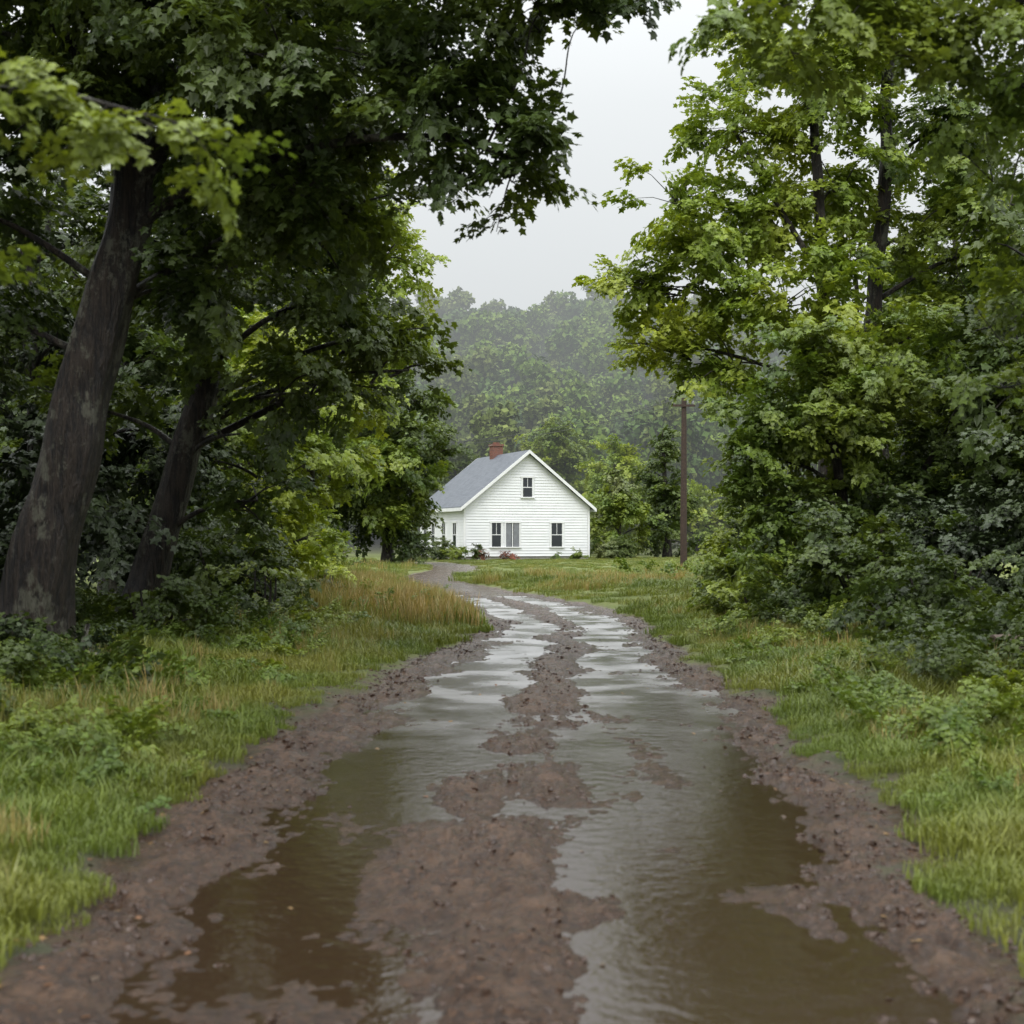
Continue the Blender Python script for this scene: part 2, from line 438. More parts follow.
# ------------------------------------------------------------------ left trees
zL = gh(-5.3, 16)
tree('maple_tree', [
 ([(-5.45, 16, zL), (-5.05, 16, 2.2), (-4.6, 16, 3.8), (-4.35, 16, 5.4), (-4.15, 16, 7.2), (-3.9, 15.6, 9.5)], .37, .18),
 ([(-4.4, 16, 5.2), (-3.7, 15.7, 6.3), (-2.7, 15, 7.2), (-1.6, 14.5, 8.2)], .13, .05),
 ([(-4.4, 16, 5.0), (-3.4, 15.5, 5.45), (-1.9, 14.8, 5.7), (-.7, 14.2, 5.6), (.1, 14, 5.3)], .07, .02),
 ([(-4.3, 16, 6.2), (-5.0, 15.8, 7.2), (-5.9, 15.4, 8.4)], .13, .07)],
 [(-2.3, 14, 6.4, 1.4, 1.3, .85), (-.9, 14, 6.5, 1.1, 1.1, .7), (.45, 14, 6.95, .95, 1.1, .42), (1.0, 14, 6.95, .4, .6, .3),
  (.2, 14, 5.6, .65, .9, .5), (.0, 13.8, 5.05, .5, .7, .45), (-.15, 13.7, 4.55, .36, .5, .5), (-.55, 14, 5.15, .4, .6, .2),
  (-.75, 14, 5.8, .95, 1.0, .55), (-2.95, 16, 5.7, 1.3, 1.5, 1.0), (-1.85, 16, 5.2, .8, 1, .75), (-1.5, 15.2, 5.9, .95, 1, .55), (-2.2, 15, 5.2, .8, .8, .6),
  (-4.9, 15.2, 6.3, 1.2, 1.0, .8), (-4.1, 15.3, 7.4, 2, 1.6, 1.0), (-3, 15, 9.3, 3, 3, 1.3), (-6.3, 15.6, 7.2, 1.8, 1.6, 1.4), (-6.2, 15.5, 5.2, .9, 1, 1.0),
  (-.3, 14, 8.2, 2.0, 2, .8), (-6.3, 16.5, 4.2, 1.0, 1.2, .9), (-3.6, 17, 4.6, .9, 1.0, .8), (-3.3, 15.4, 6.4, 1, 1, .8)],
 'dark', .9, 20, 3, .05, 9, -.22)
z2 = gh(-5.25, 20)
tree('maple_tree', [
 ([(-5.3, 20, z2), (-4.95, 20, 1.6), (-4.5, 20, 3.0), (-4.1, 20, 5.2), (-3.7, 20, 7.6), (-3.4, 20, 9.4)], .27, .12),
 ([(-4.3, 20, 4.0), (-3.4, 20, 4.7), (-2.5, 20, 5.0)], .06, .02)],
 [(-2.7, 20, 5.0, 1.2, 1.3, .9), (-1.8, 20, 4.4, .8, .9, .6), (-1.45, 20, 3.95, .4, .5, .3), (-3.0, 19.7, 3.6, .9, 1.2, .8), (-2.3, 20, 3.8, .6, .8, .5), (-3.9, 19.4, 4.6, 1.0, .8, .9), (-3.7, 19.3, 3.0, .7, .6, .6),
  (-3, 20, 6.5, 1.7, 1.6, 1.2), (-3.6, 20, 9, 2.4, 2.4, 1.6), (-5.6, 20.6, 6, 1.6, 1.6, 1.4), (-3.5, 19.6, 2.1, .7, .7, .6), (-5.9, 20, 3.4, .8, .8, .9)],
 'dark', .95, 18, 8, .05, 8, -.2)
z3 = gh(-4.6, 26)
tree('young_tree', [([(-4.7, 26, z3), (-4.6, 26, 1.5), (-4.4, 26, 3.2), (-4.3, 26, 4.6)], .10, .04)],
 [(-4.3, 26, 2.6, 1.1, 1.2, 1.0), (-4.1, 26, 3.9, 1.05, 1.1, .9), (-4.0, 25.6, 1.5, .8, 1.0, .8), (-4.9, 25, 1.2, 1.2, 1.2, 1.0), (-4.6, 26.5, 5.0, 1.1, 1, .9), (-5.6, 26, 3, 1.4, 1.3, 1.4, 'mid')],
 'light', .95, 16, 12, .04, 6, -.2)
tree('ash_tree', [([(-6, 40, gh(-6, 40)), (-5.8, 40, 3), (-5.4, 40, 6), (-5, 40, 9.5)], .25, .1)],
 [(-4.6, 40, 8.3, 2.2, 2.2, 1.7), (-3.4, 40, 9.6, 1.3, 1.6, 1.1), (-3.3, 40, 7.4, 1.2, 1.5, 1.0), (-5.2, 40, 11, 2.4, 2.4, 1.7), (-4.2, 40, 5.6, 1.4, 1.7, 1.0), (-6.8, 40, 7.5, 2.2, 2, 2.4), (-5.6, 40, 4.0, 2.0, 2, 1.2), (-6.4, 39, 2.2, 1.6, 1.6, 1.4, 'mid')],
 'light', 1.3, 16, 14, .06, 7, -.2)
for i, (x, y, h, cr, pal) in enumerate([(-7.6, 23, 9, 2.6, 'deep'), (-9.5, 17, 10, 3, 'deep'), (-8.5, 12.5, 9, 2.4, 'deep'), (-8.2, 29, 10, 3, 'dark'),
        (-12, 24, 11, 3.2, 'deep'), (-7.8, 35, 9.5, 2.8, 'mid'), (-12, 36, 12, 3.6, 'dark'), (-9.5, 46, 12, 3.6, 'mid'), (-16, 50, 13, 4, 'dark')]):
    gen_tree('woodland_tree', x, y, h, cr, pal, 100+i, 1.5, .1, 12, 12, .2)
def shrub(name, bl, pal, seed, cs=.8, dens=20):
    stems = []
    x, y = bl[0][0], bl[0][1]; z = gh(x, y)
    random.seed(seed)
    for k in range(4):
        a = random.uniform(0, 6.28)
        stems.append(([(x+.05*math.cos(a), y+.05*math.sin(a), z), (x+.25*math.cos(a), y+.25*math.sin(a), z+bl[0][2]*.4), (x+.5*bl[0][3]*math.cos(a), y+.5*bl[0][4]*math.sin(a), z+bl[0][2]*.9)], .03, .012))
    return tree(name, stems, bl, pal, cs, dens, seed, .02, 4, -.25, tsides=6)
shrub('undergrowth_shrub', [(-4.6, 22.5, 1.3, 1.1, 1.1, .9), (-4.0, 22.5, .8, .7, .8, .5)], 'dark', 31)
shrub('undergrowth_shrub', [(-3.75, 21, .95, .55, .6, .6), (-3.5, 21, .6, .45, .5, .35)], 'mid', 32)
shrub('undergrowth_shrub', [(-3.7, 27.5, .6, .6, .7, .45), (-3.2, 28, .4, .4, .5, .25)], 'dark', 41, .7)
shrub('undergrowth_shrub', [(-4.6, 18.2, .75, .7, .7, .5), (-3.9, 18.2, .55, .5, .6, .35)], 'dark', 38, .7)
shrub('undergrowth_shrub', [(-5.2, 12.5, .6, .9, .9, .4), (-4.5, 12.4, .45, .5, .6, .25), (-5.9, 12.6, .9, .8, .8, .5)], 'dark', 33, .6)
shrub('undergrowth_shrub', [(-4.5, 14.4, .5, .7, .8, .3), (-3.9, 14.6, .42, .5, .6, .22)], 'deep', 39, .6)
shrub('undergrowth_shrub', [(-6.6, 18, 1.2, 1.3, 1.2, 1.0), (-6, 19, 2.2, 1.1, 1, 1.0)], 'deep', 34, 1.0)
shrub('undergrowth_shrub', [(-7.3, 15, 1.2, 1.4, 1.2, 1.1), (-7.4, 15, 2.8, 1.2, 1.2, 1.1)], 'deep', 35, 1.0)
shrub('undergrowth_shrub', [(-5.9, 24.5, 1.2, 1.2, 1.2, 1.1), (-6, 24.5, 3, 1.2, 1.2, 1.2)], 'deep', 36, 1.0)
shrub('undergrowth_shrub', [(-4.9, 30, 1.0, 1.0, 1.2, .9), (-4.2, 31, .7, .7, .8, .5)], 'light', 37)
shrub('undergrowth_shrub', [(-8.4, 60, 1.4, 1.4, 1.2, 1.3), (-7.4, 61, .8, .9, .9, .7)], 'mid', 40, 1.2)
tree('maple_tree', [([(-5.6, 7.6, gh(-5.6, 7.6)), (-5.5, 7.5, 2), (-5.2, 7.3, 4), (-4.9, 7, 7)], .3, .15),
  ([(-5.3, 7.3, 3.2), (-3.9, 6.8, 3.7), (-2.6, 6.3, 3.7), (-1.6, 6, 3.4)], .04, .008)],
 [(-2.1, 6, 3.5, .5, .35, .15), (-1.5, 6, 3.32, .34, .3, .13), (-1.25, 5.95, 3.15, .12, .15, .10), (-2.6, 6.3, 3.75, .4, .4, .15), (-1.8, 6, 3.25, .25, .3, .1),
  (-2.5, 6.3, 2.75, .22, .3, .12), (-4.6, 7, 6, 1.6, 1.6, 1.1, 'dark'), (-3, 6.8, 5.2, 1.0, 1, .45, 'dark')], 'mid', .5, 34, 41, .02, 8, -.35)

# ------------------------------------------------------------------ right trees
zr = gh(6.6, 30)
tree('oak_tree', [
 ([(6.7, 30, zr), (6.65, 30, 3), (6.6, 30, 6), (6.5, 30, 9), (6.2, 30, 12)], .2, .08),
 ([(6.6, 30, 5), (5.5, 30, 6.4), (4.4, 30, 7.4)], .07, .03), ([(6.6, 30, 7), (5.4, 30, 9), (4.6, 30, 10.4)], .07, .03)],
 [(3.9, 30, 7.9, 1.3, 1.5, 1.2), (3.0, 30, 6.9, 1.05, 1.2, .9), (2.25, 30, 7.0, .7, .8, .6), (2.9, 30, 5.7, .9, 1.1, .7), (4.2, 30, 5.3, 1.2, 1.3, 1.0), (5.5, 30.4, 8.6, 1.5, 1.3, 1.3), (4.4, 30, 6.6, 1.2, 1.3, .9),
  (3.3, 30, 8.9, .9, 1.2, .8), (4.9, 30, 10.2, 1.3, 1.5, 1.0), (4.0, 30, 9.9, .7, .9, .6), (6.6, 30.3, 11.4, 1.8, 1.6, 1.4), (7.2, 30.8, 9.2, 1.5, 1.3, 1.2), (5.6, 29, 6.4, 1.3, 1.3, .9), (6.8, 29.3, 7.1, 1.0, 1.0, .8), (5.2, 30, 12.1, 1.4, 1.5, .9)],
 'light', 1.1, 20, 51, .045, 10, -.2)
tree('oak_tree', [
 ([(8.1, 31, gh(8.1, 31)), (8.0, 31, 3), (7.9, 31, 6), (8.1, 31, 9), (8.3, 31, 12.5)], .24, .12)],
 [(8.8, 31.5, 8.2, 1.8, 1.6, 1.4), (9.8, 31, 10.6, 2, 2, 1.6), (8, 31, 12.8, 2, 2, 1.4), (10, 31, 6, 1.8, 1.8, 1.5), (8.4, 30.5, 5.8, 1.2, 1.4, 1.0), (11, 32, 8, 2, 2, 2)],
 'mid', 1.1, 15, 52, .05, 9, -.12)
tree('hawthorn_tree', [([(6.0, 25, gh(6, 25)), (5.9, 25, 1.5), (5.7, 25, 3), (5.5, 25, 4.6)], .14, .05), ([(6.0, 25, .8), (6.8, 25, 2), (7.6, 25, 3.4)], .10, .04)],
 [(5.8, 25, 3.6, 1.4, 1.5, 1.2), (4.7, 25, 3.6, 1.0, 1.1, .85), (4.1, 25, 3.0, .75, .8, .7), (4.5, 25, 2.2, 1.0, 1.0, .9), (5.7, 24.6, 1.8, 1.2, 1.2, 1.1, 'dark'), (7.4, 25, 2.4, 1.5, 1.4, 1.4, 'dark'),
  (5.2, 25, 4.8, 1.0, 1.0, .8), (6.8, 25, 4.7, 1.3, 1.3, 1.0), (4.6, 24.6, 1.1, 1.0, .8, .8), (8.4, 25, 4.2, 1.4, 1.4, 1.3, 'dark')],
 'mid', .9, 22, 53, .04, 8, -.28)
shrub('undergrowth_shrub', [(5.3, 21.5, 1.2, 1.1, 1.0, 1.0), (4.4, 22, .8, .8, .8, .6)], 'dark', 61)
shrub('undergrowth_shrub', [(4.2, 24, .8, .7, .8, .7), (3.7, 24.5, .5, .45, .5, .4)], 'mid', 66, .7)
shrub('undergrowth_shrub', [(5.6, 18.5, 1.0, 1.0, .8, .8), (4.8, 18.6, .6, .7, .7, .4)], 'dark', 67, .7)
shrub('undergrowth_shrub', [(6.8, 16.5, 1.1, 1.0, .8, .9), (6.0, 16.8, .7, .7, .7, .5)], 'dark', 69, .7)
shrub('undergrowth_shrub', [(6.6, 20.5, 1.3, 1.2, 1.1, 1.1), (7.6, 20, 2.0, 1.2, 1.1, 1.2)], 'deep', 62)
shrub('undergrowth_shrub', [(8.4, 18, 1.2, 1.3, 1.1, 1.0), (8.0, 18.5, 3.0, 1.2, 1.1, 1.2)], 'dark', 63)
shrub('undergrowth_shrub', [(6.3, 14.0, .5, .8, .6, .3), (6.9, 14.0, .8, .7, .7, .4)], 'mid', 64, .5)
shrub('undergrowth_shrub', [(5.0, 11.6, .38, .7, .7, .2), (4.4, 12.2, .33, .5, .6, .16)], 'mid', 68, .45, 26)
shrub('undergrowth_shrub', [(4.7, 30, 1.0, .9, 1, .8), (4.1, 31, .6, .5, .6, .45)], 'mid', 65)
shrub('undergrowth_shrub', [(6.3, 36, 1.3, 1.2, 1, 1.1), (5.4, 37, .8, .7, .8, .6)], 'dark', 70, 1.0)
for i, (x, y, h, cr, pal) in enumerate([(9.6, 24, 9.5, 2.8, 'dark'), (12.5, 20, 10, 3, 'deep'), (11.5, 30, 11, 3.2, 'mid'), (15, 27, 12, 3.4, 'dark'), (12, 38, 12, 3.6, 'mid'), (17, 42, 13, 4, 'dark'), (9.2, 36, 9, 2.6, 'light'), (9.5, 14.5, 9, 2.4, 'dark')]):
    gen_tree('woodland_tree', x, y, h, cr, pal, 200+i, 1.5, .08, 13, 12, .2)
tree('maple_tree', [([(6.8, 11, gh(6.8, 11)), (6.7, 11, 2), (6.5, 11, 4.5), (6.2, 10.8, 8)], .32, .16),
  ([(6.5, 11, 4.2), (5.2, 10.6, 5.2), (3.6, 10.2, 5.5), (2.2, 10, 5.4)], .06, .012), ([(6.6, 11, 2.4), (5.6, 11.5, 2.9), (4.4, 12, 2.9)], .04, .008)],
 [(3.2, 10, 5.2, .65, .6, .32), (2.5, 10, 5.35, .5, .5, .25), (1.85, 10, 5.3, .38, .4, .18), (1.5, 10, 5.25, .18, .3, .1), (2.0, 10, 4.95, .3, .35, .16), (3.7, 10.2, 4.8, .5, .5, .35), (2.7, 10, 4.95, .35, .35, .18), (3.9, 10.4, 4.2, .4, .5, .3), (3.4, 10.2, 4.5, .35, .4, .22), (4.1, 12, 2.85, .5, .5, .2), (4.6, 12, 2.6, .4, .4, .2), (4.4, 12, 3.6, .4, .5, .3),
  (2.8, 10.5, 6.1, 1.2, 1.2, .5, 'dark'), (5.2, 10.8, 6.5, 1.8, 1.8, 1.2, 'dark')], 'mid', .6, 30, 71, .025, 8, -.28)

# ------------------------------------------------------------------ mid-distance trees around the house
gen_tree('apple_tree', -7.0, 80, 11.4, 4.4, 'dark', 300, 1.9, .12, 24, 16, .3, pal2='mid')
gen_tree('woodland_tree', -12.5, 78, 12, 4.6, 'dark', 301, 1.9, .05, 18, 14, .3)
gen_tree('woodland_tree', -14, 62, 11, 4, 'mid', 302, 1.8, .1, 16, 14, .3)
gen_tree('woodland_tree', 9.0, 118, 10.2, 3.6, 'light', 303, 2.2, .1, 24, 13, .3, pal2='mid')
gen_tree('woodland_tree', 4.2, 128, 13, 5, 'mid', 304, 2.4, .1, 24, 13, .3, pal2='light')
gen_tree('cedar_tree', 11.8, 108, 10.6, 2.9, 'dark', 305, 2.0, .05, 26, 15, .3, -.2, conic=.5)
gen_tree('woodland_tree', 7.9, 104, 6.4, 2.7, 'mid', 306, 1.8, .08, 22, 12, .2, pal2='olive')
gen_tree('woodland_tree', -5, 125, 10, 4.6, 'dark', 307, 2.3, .1, 20, 13, .3)
gen_tree('woodland_tree', 16, 122, 6, 4.0, 'light', 308, 2.2, .05, 20, 13, .3)
gen_tree('woodland_tree', 21, 116, 7, 4.2, 'mid', 309, 2.2, .05, 20, 13, .3, pal2='light')
gen_tree('woodland_tree', -16, 110, 12, 5, 'mid', 310, 2.3, .1, 18, 13, .3)
for i, (x, y, r, h, p) in enumerate([(-4.6, 93.0, 1.0, 1.1, 'dark'), (-3.5, 91.8, .8, .8, 'mid'), (-6.2, 91.5, 1.1, 1.3, 'dark'), (-1.9, 93.6, .5, .7, 'flower'), (-2.4, 93.5, .5, .9, 'dark'), (6.4, 97.0, .9, .9, 'olive'), (7.6, 98.5, 1.2, 1.2, 'dark'), (3.0, 95.4, .4, .45, 'mid'), (-.1, 94.4, .6, .5, 'flower'), (4.4, 96.0, .6, .6, 'mid')]):
    shrub('garden_shrub', [(x, y, h*.7, r, r, h*.7)], p, 400+i, .6, 30)

# ------------------------------------------------------------------ distant forest on hill
def far_tree(name, mat, seed, h=11, cr=4):
    rg = np.random.default_rng(seed); V = []; F = []
    blobs = []
    for i in range(13):
        t = (i+.5)/13; a = i*2.4+seed; pr = math.sin(math.pi*(.15+.8*t))**.6
        q = cr*pr*rg.uniform(.2, .75); blobs.append((math.cos(a)*q, math.sin(a)*q, h*(.12+.8*t), cr*rg.uniform(.3, .48)))
    for bx, by, bz, br in blobs:
        n = 170
        d = rg.normal(size=(n, 3)); d /= np.linalg.norm(d, axis=1)[:, None]
        p = d*(br*rg.random(n)**.35)[:, None]*np.array([1, 1, .8])+np.array([bx, by, bz])
        for k in range(n):
            s = rg.uniform(.2, .42); u = rg.normal(size=3); u /= np.linalg.norm(u)
            w = np.cross(u, d[k]+rg.normal(size=3)*.5); w /= np.linalg.norm(w)+1e-6
            q = p[k]; b = len(V)
            V += [tuple(q+u*s), tuple(q+w*s*.7), tuple(q-u*s), tuple(q-w*s*.7)]; F.append((b, b+1, b+2, b+3))
    b = len(V)
    for z, r in ((-1.5, .3), (h*.7, .1)):
        for j in range(5): V.append((math.cos(j*1.257)*r, math.sin(j*1.257)*r, z))
    for j in range(5): F.append((b+j, b+(j+1) % 5, b+5+(j+1) % 5, b+5+j))
    return bpy.data.objects.new(name, mesh_np(name, V, F, mat))
fc = bpy.data.collections.new('forest_trees')
FM = [leaf_mat('forest_leaf_%d' % i, *c, rough=.7, spec=.15, trans=0, k=1.25) for i, c in enumerate([
  ((.03, .06, .015), (.05, .09, .02), (.07, .115, .02)), ((.06, .11, .018), (.09, .145, .022), (.12, .17, .028)), ((.07, .10, .022), (.095, .13, .03), (.12, .15, .035))])]
for i, p in enumerate((0, 1, 2, 0, 1)):
    fc.objects.link(far_tree('forest_tree_kind_%d' % i, FM[p], i+1, 10+i % 3*1.5, 3.6+.4*(i % 2)))
P = []
for k in range(3000):
    x = R.uniform(-130, 140); y = R.uniform(134, 290)
    if abs(x) > y*.40+8: continue
    if R.random() > .62 : continue
    P.append((x, y))
P = np.array(P); hz = terrain(P[:, 0], P[:, 1])[0]
scatter('distant_forest', np.column_stack([P, hz-.3]), np.column_stack([R.normal(0, .04, len(P)), R.normal(0, .04, len(P)), R.uniform(0, 6.28, len(P))]), R.uniform(.7, 1.3, len(P)), R.integers(0, 5, len(P)), fc)

# ------------------------------------------------------------------ grass
def tuft(name, mat, nb, h, spread, seed, w=.005, lean=.5, pw=.5):
    rd = random.Random(seed); V = []; F = []
    for i in range(nb):
        a = rd.uniform(0, 6.28); r = spread*rd.random()**pw; x, y = r*math.cos(a), r*math.sin(a)
        b = rd.uniform(0, 6.28); dx, dy = math.cos(b), math.sin(b)
        cl = .75+.5*noise.noise(Vector((x*9, y*9, seed)))
        hh = h*rd.uniform(.4, 1.1)*cl; ln = lean*rd.uniform(.2, 1)*hh
        sx, sy = -dy*w, dx*w; k = len(V)
        V += [(x-sx, y-sy, -.03), (x+sx, y+sy, -.03),
              (x+dx*ln*.3-sx*.9, y+dy*ln*.3-sy*.9, hh*.55), (x+dx*ln*.3+sx*.9, y+dy*ln*.3+sy*.9, hh*.55),
              (x+dx*ln, y+dy*ln, hh*.9)]
        F += [(k, k+1, k+3, k+2), (k+2, k+3, k+4)]
    return bpy.data.objects.new(name, mesh_np(name, V, F, mat))
gc = bpy.data.collections.new('grass_tufts')
gc.objects.link(tuft('grass_tuft_0', PAL['grass'], 230, .11, .27, 1, .0033, 1.2, .6))
gc.objects.link(tuft('grass_tuft_1', PAL['grass'], 180, .17, .25, 2, .0036, 1.0, .6))
gc.objects.link(tuft('grass_tuft_2', PAL['grass'], 300, .075, .30, 3, .0033, 1.3, .6))
gc.objects.link(tuft('grass_tuft_3', PAL['dry'], 40, .46, .2, 4, .004, .45))
gc.objects.link(tuft('grass_tuft_4', PAL['grass'], 40, .36, .2, 5, .006, .6))
PX = []; PY = []; SC = []; ID = []
def gadd(n, x0, x1, y0, y1, smin, smax, ids, cond=None):
    x = R.uniform(x0, x1, n); y = R.uniform(y0, y1, n)
    z, d, w = terrain(x, y)
    edge = np.abs(x-rc(y))/rw(y)
    k = (edge > 1.05) & (d < R.uniform(.0, .4, n)) & (R.random(n) < .3+.7*sstep(1.05, 1.35, edge+.2*vnoise(x*3, y*3, 95)))
    if cond is not None: k &= cond(x, y)
    x, y = x[k], y[k]
    s = R.uniform(smin, smax, len(x))*(1+.5*vnoise(x*1.2, y*1.2, 96))*(.6+.4*sstep(1.05, 1.4, edge[k]))
    PX.append(x); PY.append(y); SC.append(s); ID.append(R.choice(ids, len(x)))
off = lambda x, y: np.abs(x-rc(y))/rw(y)
gadd(2600, -5.2, -1.4, 3, 12, .6, 1.2, [0, 1, 2, 2])
gadd(2800, 1.4, 5.6, 3, 13, .6, 1.2, [0, 1, 2, 2])
gadd(2400, -6, -.5, 11, 28, .8, 1.5, [0, 1, 2])
gadd(2400, 1.5, 7, 11, 30, .8, 1.5, [0, 1, 2])
gadd(1500, -6, 9, 25, 60, 1.1, 2.1, [0, 1, 2, 2])
patch = lambda x, y: vnoise(x*.35, y*.22, 77) > .0
gadd(3400, -5.2, -.6, 23, 48, .8, 1.4, [3, 3, 3, 4], lambda x, y: (off(x, y) > 1.2))
gadd(2000, .5, 9, 33, 62, .5, 1.0, [3, 3, 4], lambda x, y: (off(x, y) > 1.3) & patch(x, y))
gadd(1100, 2.0, 5, 8, 30, .4, .85, [3, 4, 4], lambda x, y: (off(x, y) > 1.3) & patch(x*3, y*2))
gadd(1300, -5, -1.8, 6, 26, .4, .9, [3, 4, 4], lambda x, y: (off(x, y) > 1.3) & patch(x*3, y*2))
gadd(900, -12, -3, 45, 75, .7, 1.3, [3, 4, 4], lambda x, y: (off(x, y) > 1.5) & patch(x, y))
gadd(1800, -18, 24, 58, 104, .9, 1.7, [2, 2, 0])
gx, gy, gs, gi = map(np.concatenate, (PX, PY, SC, ID))
gz = terrain(gx, gy)[0]
scatter('grass', np.column_stack([gx, gy, gz]), np.column_stack([R.normal(0, .04, len(gx)), R.normal(0, .04, len(gx)), R.uniform(0, 6.28, len(gx))]), gs, gi, gc)

def weeds(name, specs, pal):
    A = []; S = []
    for n, x0, x1, y0, y1, s0, s1, zz in specs:
        x = R.uniform(x0, x1, n); y = R.uniform(y0, y1, n)
        k = (off(x, y) > 1.3+.5*vnoise(x, y, 90)) & (vnoise(x*.8, y*.8, 91) > -.25)
        x, y = x[k], y[k]; z = terrain(x, y)[0]+R.uniform(.02, zz, len(x))
        A.append(np.column_stack([x, y, z])); S.append(R.uniform(s0, s1, len(x)))
    A = np.concatenate(A); S = np.concatenate(S)
    scatter(name, A, np.column_stack([R.normal(0, .3, len(A)), R.uniform(-.9, .2, len(A)), R.uniform(0, 6.28, len(A))]), S, R.integers(0, 4, len(A)), LC[pal])
weeds('leafy_weeds', [(1300, -6.5, -2.5, 9, 24, .25, .5, .16), (450, -4.5, -2.0, 4.5, 10, .14, .32, .08), (1300, 2.8, 8, 9, 24, .25, .5, .2), (350, 2.4, 4.5, 5, 10, .14, .3, .08), (180, -4.5, -1.6, 24, 40, .3, .6, .3), (80, 3.5, 8.5, 38, 60, .5, .8, .3)], 'mid')
weeds('leafy_weeds', [(700, -8, -3.4, 10, 26, .4, .7, .3), (900, 3.7, 9, 13, 30, .4, .7, .45)], 'dark')

# ------------------------------------------------------------------ mud clods, fallen leaves
cc = bpy.data.collections.new('clods')
MUD = flat('mud_clod', (.05, .027, .016), .35, 30, .55, .01)
for i in range(4):
    bm = bmesh.new(); bmesh.ops.create_icosphere(bm, subdivisions=2, radius=1)
    for v in bm.verts:
        q = v.co.copy(); v.co *= 1+.6*noise.noise(q*1.4+Vector((i*7, 0, 0)))+.3*noise.noise(q*3.3+Vector((0, i*5, 0)))
        v.co.z *= .6
    m_ = bpy.data.meshes.new('clod_%d' % i); bm.to_mesh(m_); bm.free(); m_.materials.append(MUD)
    cc.objects.link(bpy.data.objects.new('clod_%d' % i, m_))
n = 60000
x = R.uniform(-2.4, 3, n); y = 3+R.random(n)**1.4*24
t = (x-rc(y))/rw(y); z = terrain(x, y)[0]
pr = .9*np.exp(-((np.abs(t)-.98)/.22)**2)+.4*np.exp(-((t-.0)/.22)**2)+.08
k = (R.random(n) < pr) & (z > WATER-.004) & (np.abs(t) < 1.25) & (vnoise(x*3, y*2, 66) > -.2)
x, y, z = x[k], y[k], z[k]
s = .003+.026*R.random(len(x))**3.6
scatter('mud_clods', np.column_stack([x, y, z-s*.25]), R.uniform(0, 6.28, (len(x), 3))*np.array([.1, .1, 1]), s, R.integers(0, 4, len(x)), cc)
lc = bpy.data.collections.new('litter')
for i, c in enumerate(((.16, .075, .03), (.2, .12, .04), (.07, .045, .025))):
    V = []; F = []; random.seed(i); add_leaf(V, F, (-.5, 0, .12), (1, 0, .05), (0, .1, 1), 1.0)
    lc.objects.link(bpy.data.objects.new('fallen_leaf_kind_%d' % i, mesh_np('fallen_leaf', V, F, flat('dead_leaf_%d' % i, c, .5, 60, .4))))
n = 2600
x = R.uniform(-3.2, 3.6, n); y = 3+R.random(n)**1.3*22; t = np.abs(x-rc(y))/rw(y)
k = (R.random(n) < (.04+.85*sstep(.68, 1.0, t)))
x, y = x[k], y[k]; z = np.maximum(terrain(x, y)[0], WATER)+.004
scatter('fallen_leaves', np.column_stack([x, y, z]), np.column_stack([R.normal(0, .2, len(x)), R.normal(0, .2, len(x)), R.uniform(0, 6.28, len(x))]), R.uniform(.02, .045, len(x)), R.integers(0, 3, len(x)), lc)

# ------------------------------------------------------------------ farmhouse
def box(V, F, x0, x1, y0, y1, z0, z1):
    k = len(V)
    V += [(x0, y0, z0), (x1, y0, z0), (x1, y1, z0), (x0, y1, z0), (x0, y0, z1), (x1, y0, z1), (x1, y1, z1), (x0, y1, z1)]
    F += [(k, k+3, k+2, k+1), (k+4, k+5, k+6, k+7), (k, k+1, k+5, k+4), (k+1, k+2, k+6, k+5), (k+2, k+3, k+7, k+6), (k+3, k, k+4, k+7)]
def part(name, boxes, mat, parent):
    V = []; F = []
    for b in boxes: box(V, F, *b)
    return link(bpy.data.objects.new(name, mesh_np(name, V, F, mat)), parent)
PAINT = flat('white_paint', (.80, .81, .82), .5, 3, .05)
def siding_mat():
    m, nt, b = newmat('white_clapboard')
    n = noisen(nt, 1.2, 5)
    c = mixc(nt, maprange(nt, n, .35, .75), (.83, .84, .86), (.75, .77, .79))
    nt.links.new(c, b.inputs['Base Color']); b.inputs['Roughness'].default_value = .5
    return m
SID = siding_mat()
def roof_mat():
    m, nt, b = newmat('grey_shingles')
    tc = nt.nodes.new('ShaderNodeTexCoord')
    br = nt.nodes.new('ShaderNodeTexBrick'); br.inputs['Scale'].default_value = 1
    br.inputs['Brick Width'].default_value = .35; br.inputs['Row Height'].default_value = .16; br.inputs['Mortar Size'].default_value = .008
    br.inputs['Color1'].default_value = (.085, .10, .12, 1); br.inputs['Color2'].default_value = (.13, .145, .17, 1); br.inputs['Mortar'].default_value = (.05, .05, .06, 1)
    mp = nt.nodes.new('ShaderNodeMapping'); mp.inputs['Rotation'].default_value = (0, 0, math.pi/2)
    nt.links.new(tc.outputs['Object'], mp.inputs[0]); nt.links.new(mp.outputs[0], br.inputs['Vector'])
    c = mixc(nt, maprange(nt, noisen(nt, 1.5, 4), .35, .7, 0, .6), br.outputs[0], (.14, .155, .175))
    nt.links.new(c, b.inputs['Base Color']); b.inputs['Roughness'].default_value = .55
    return m
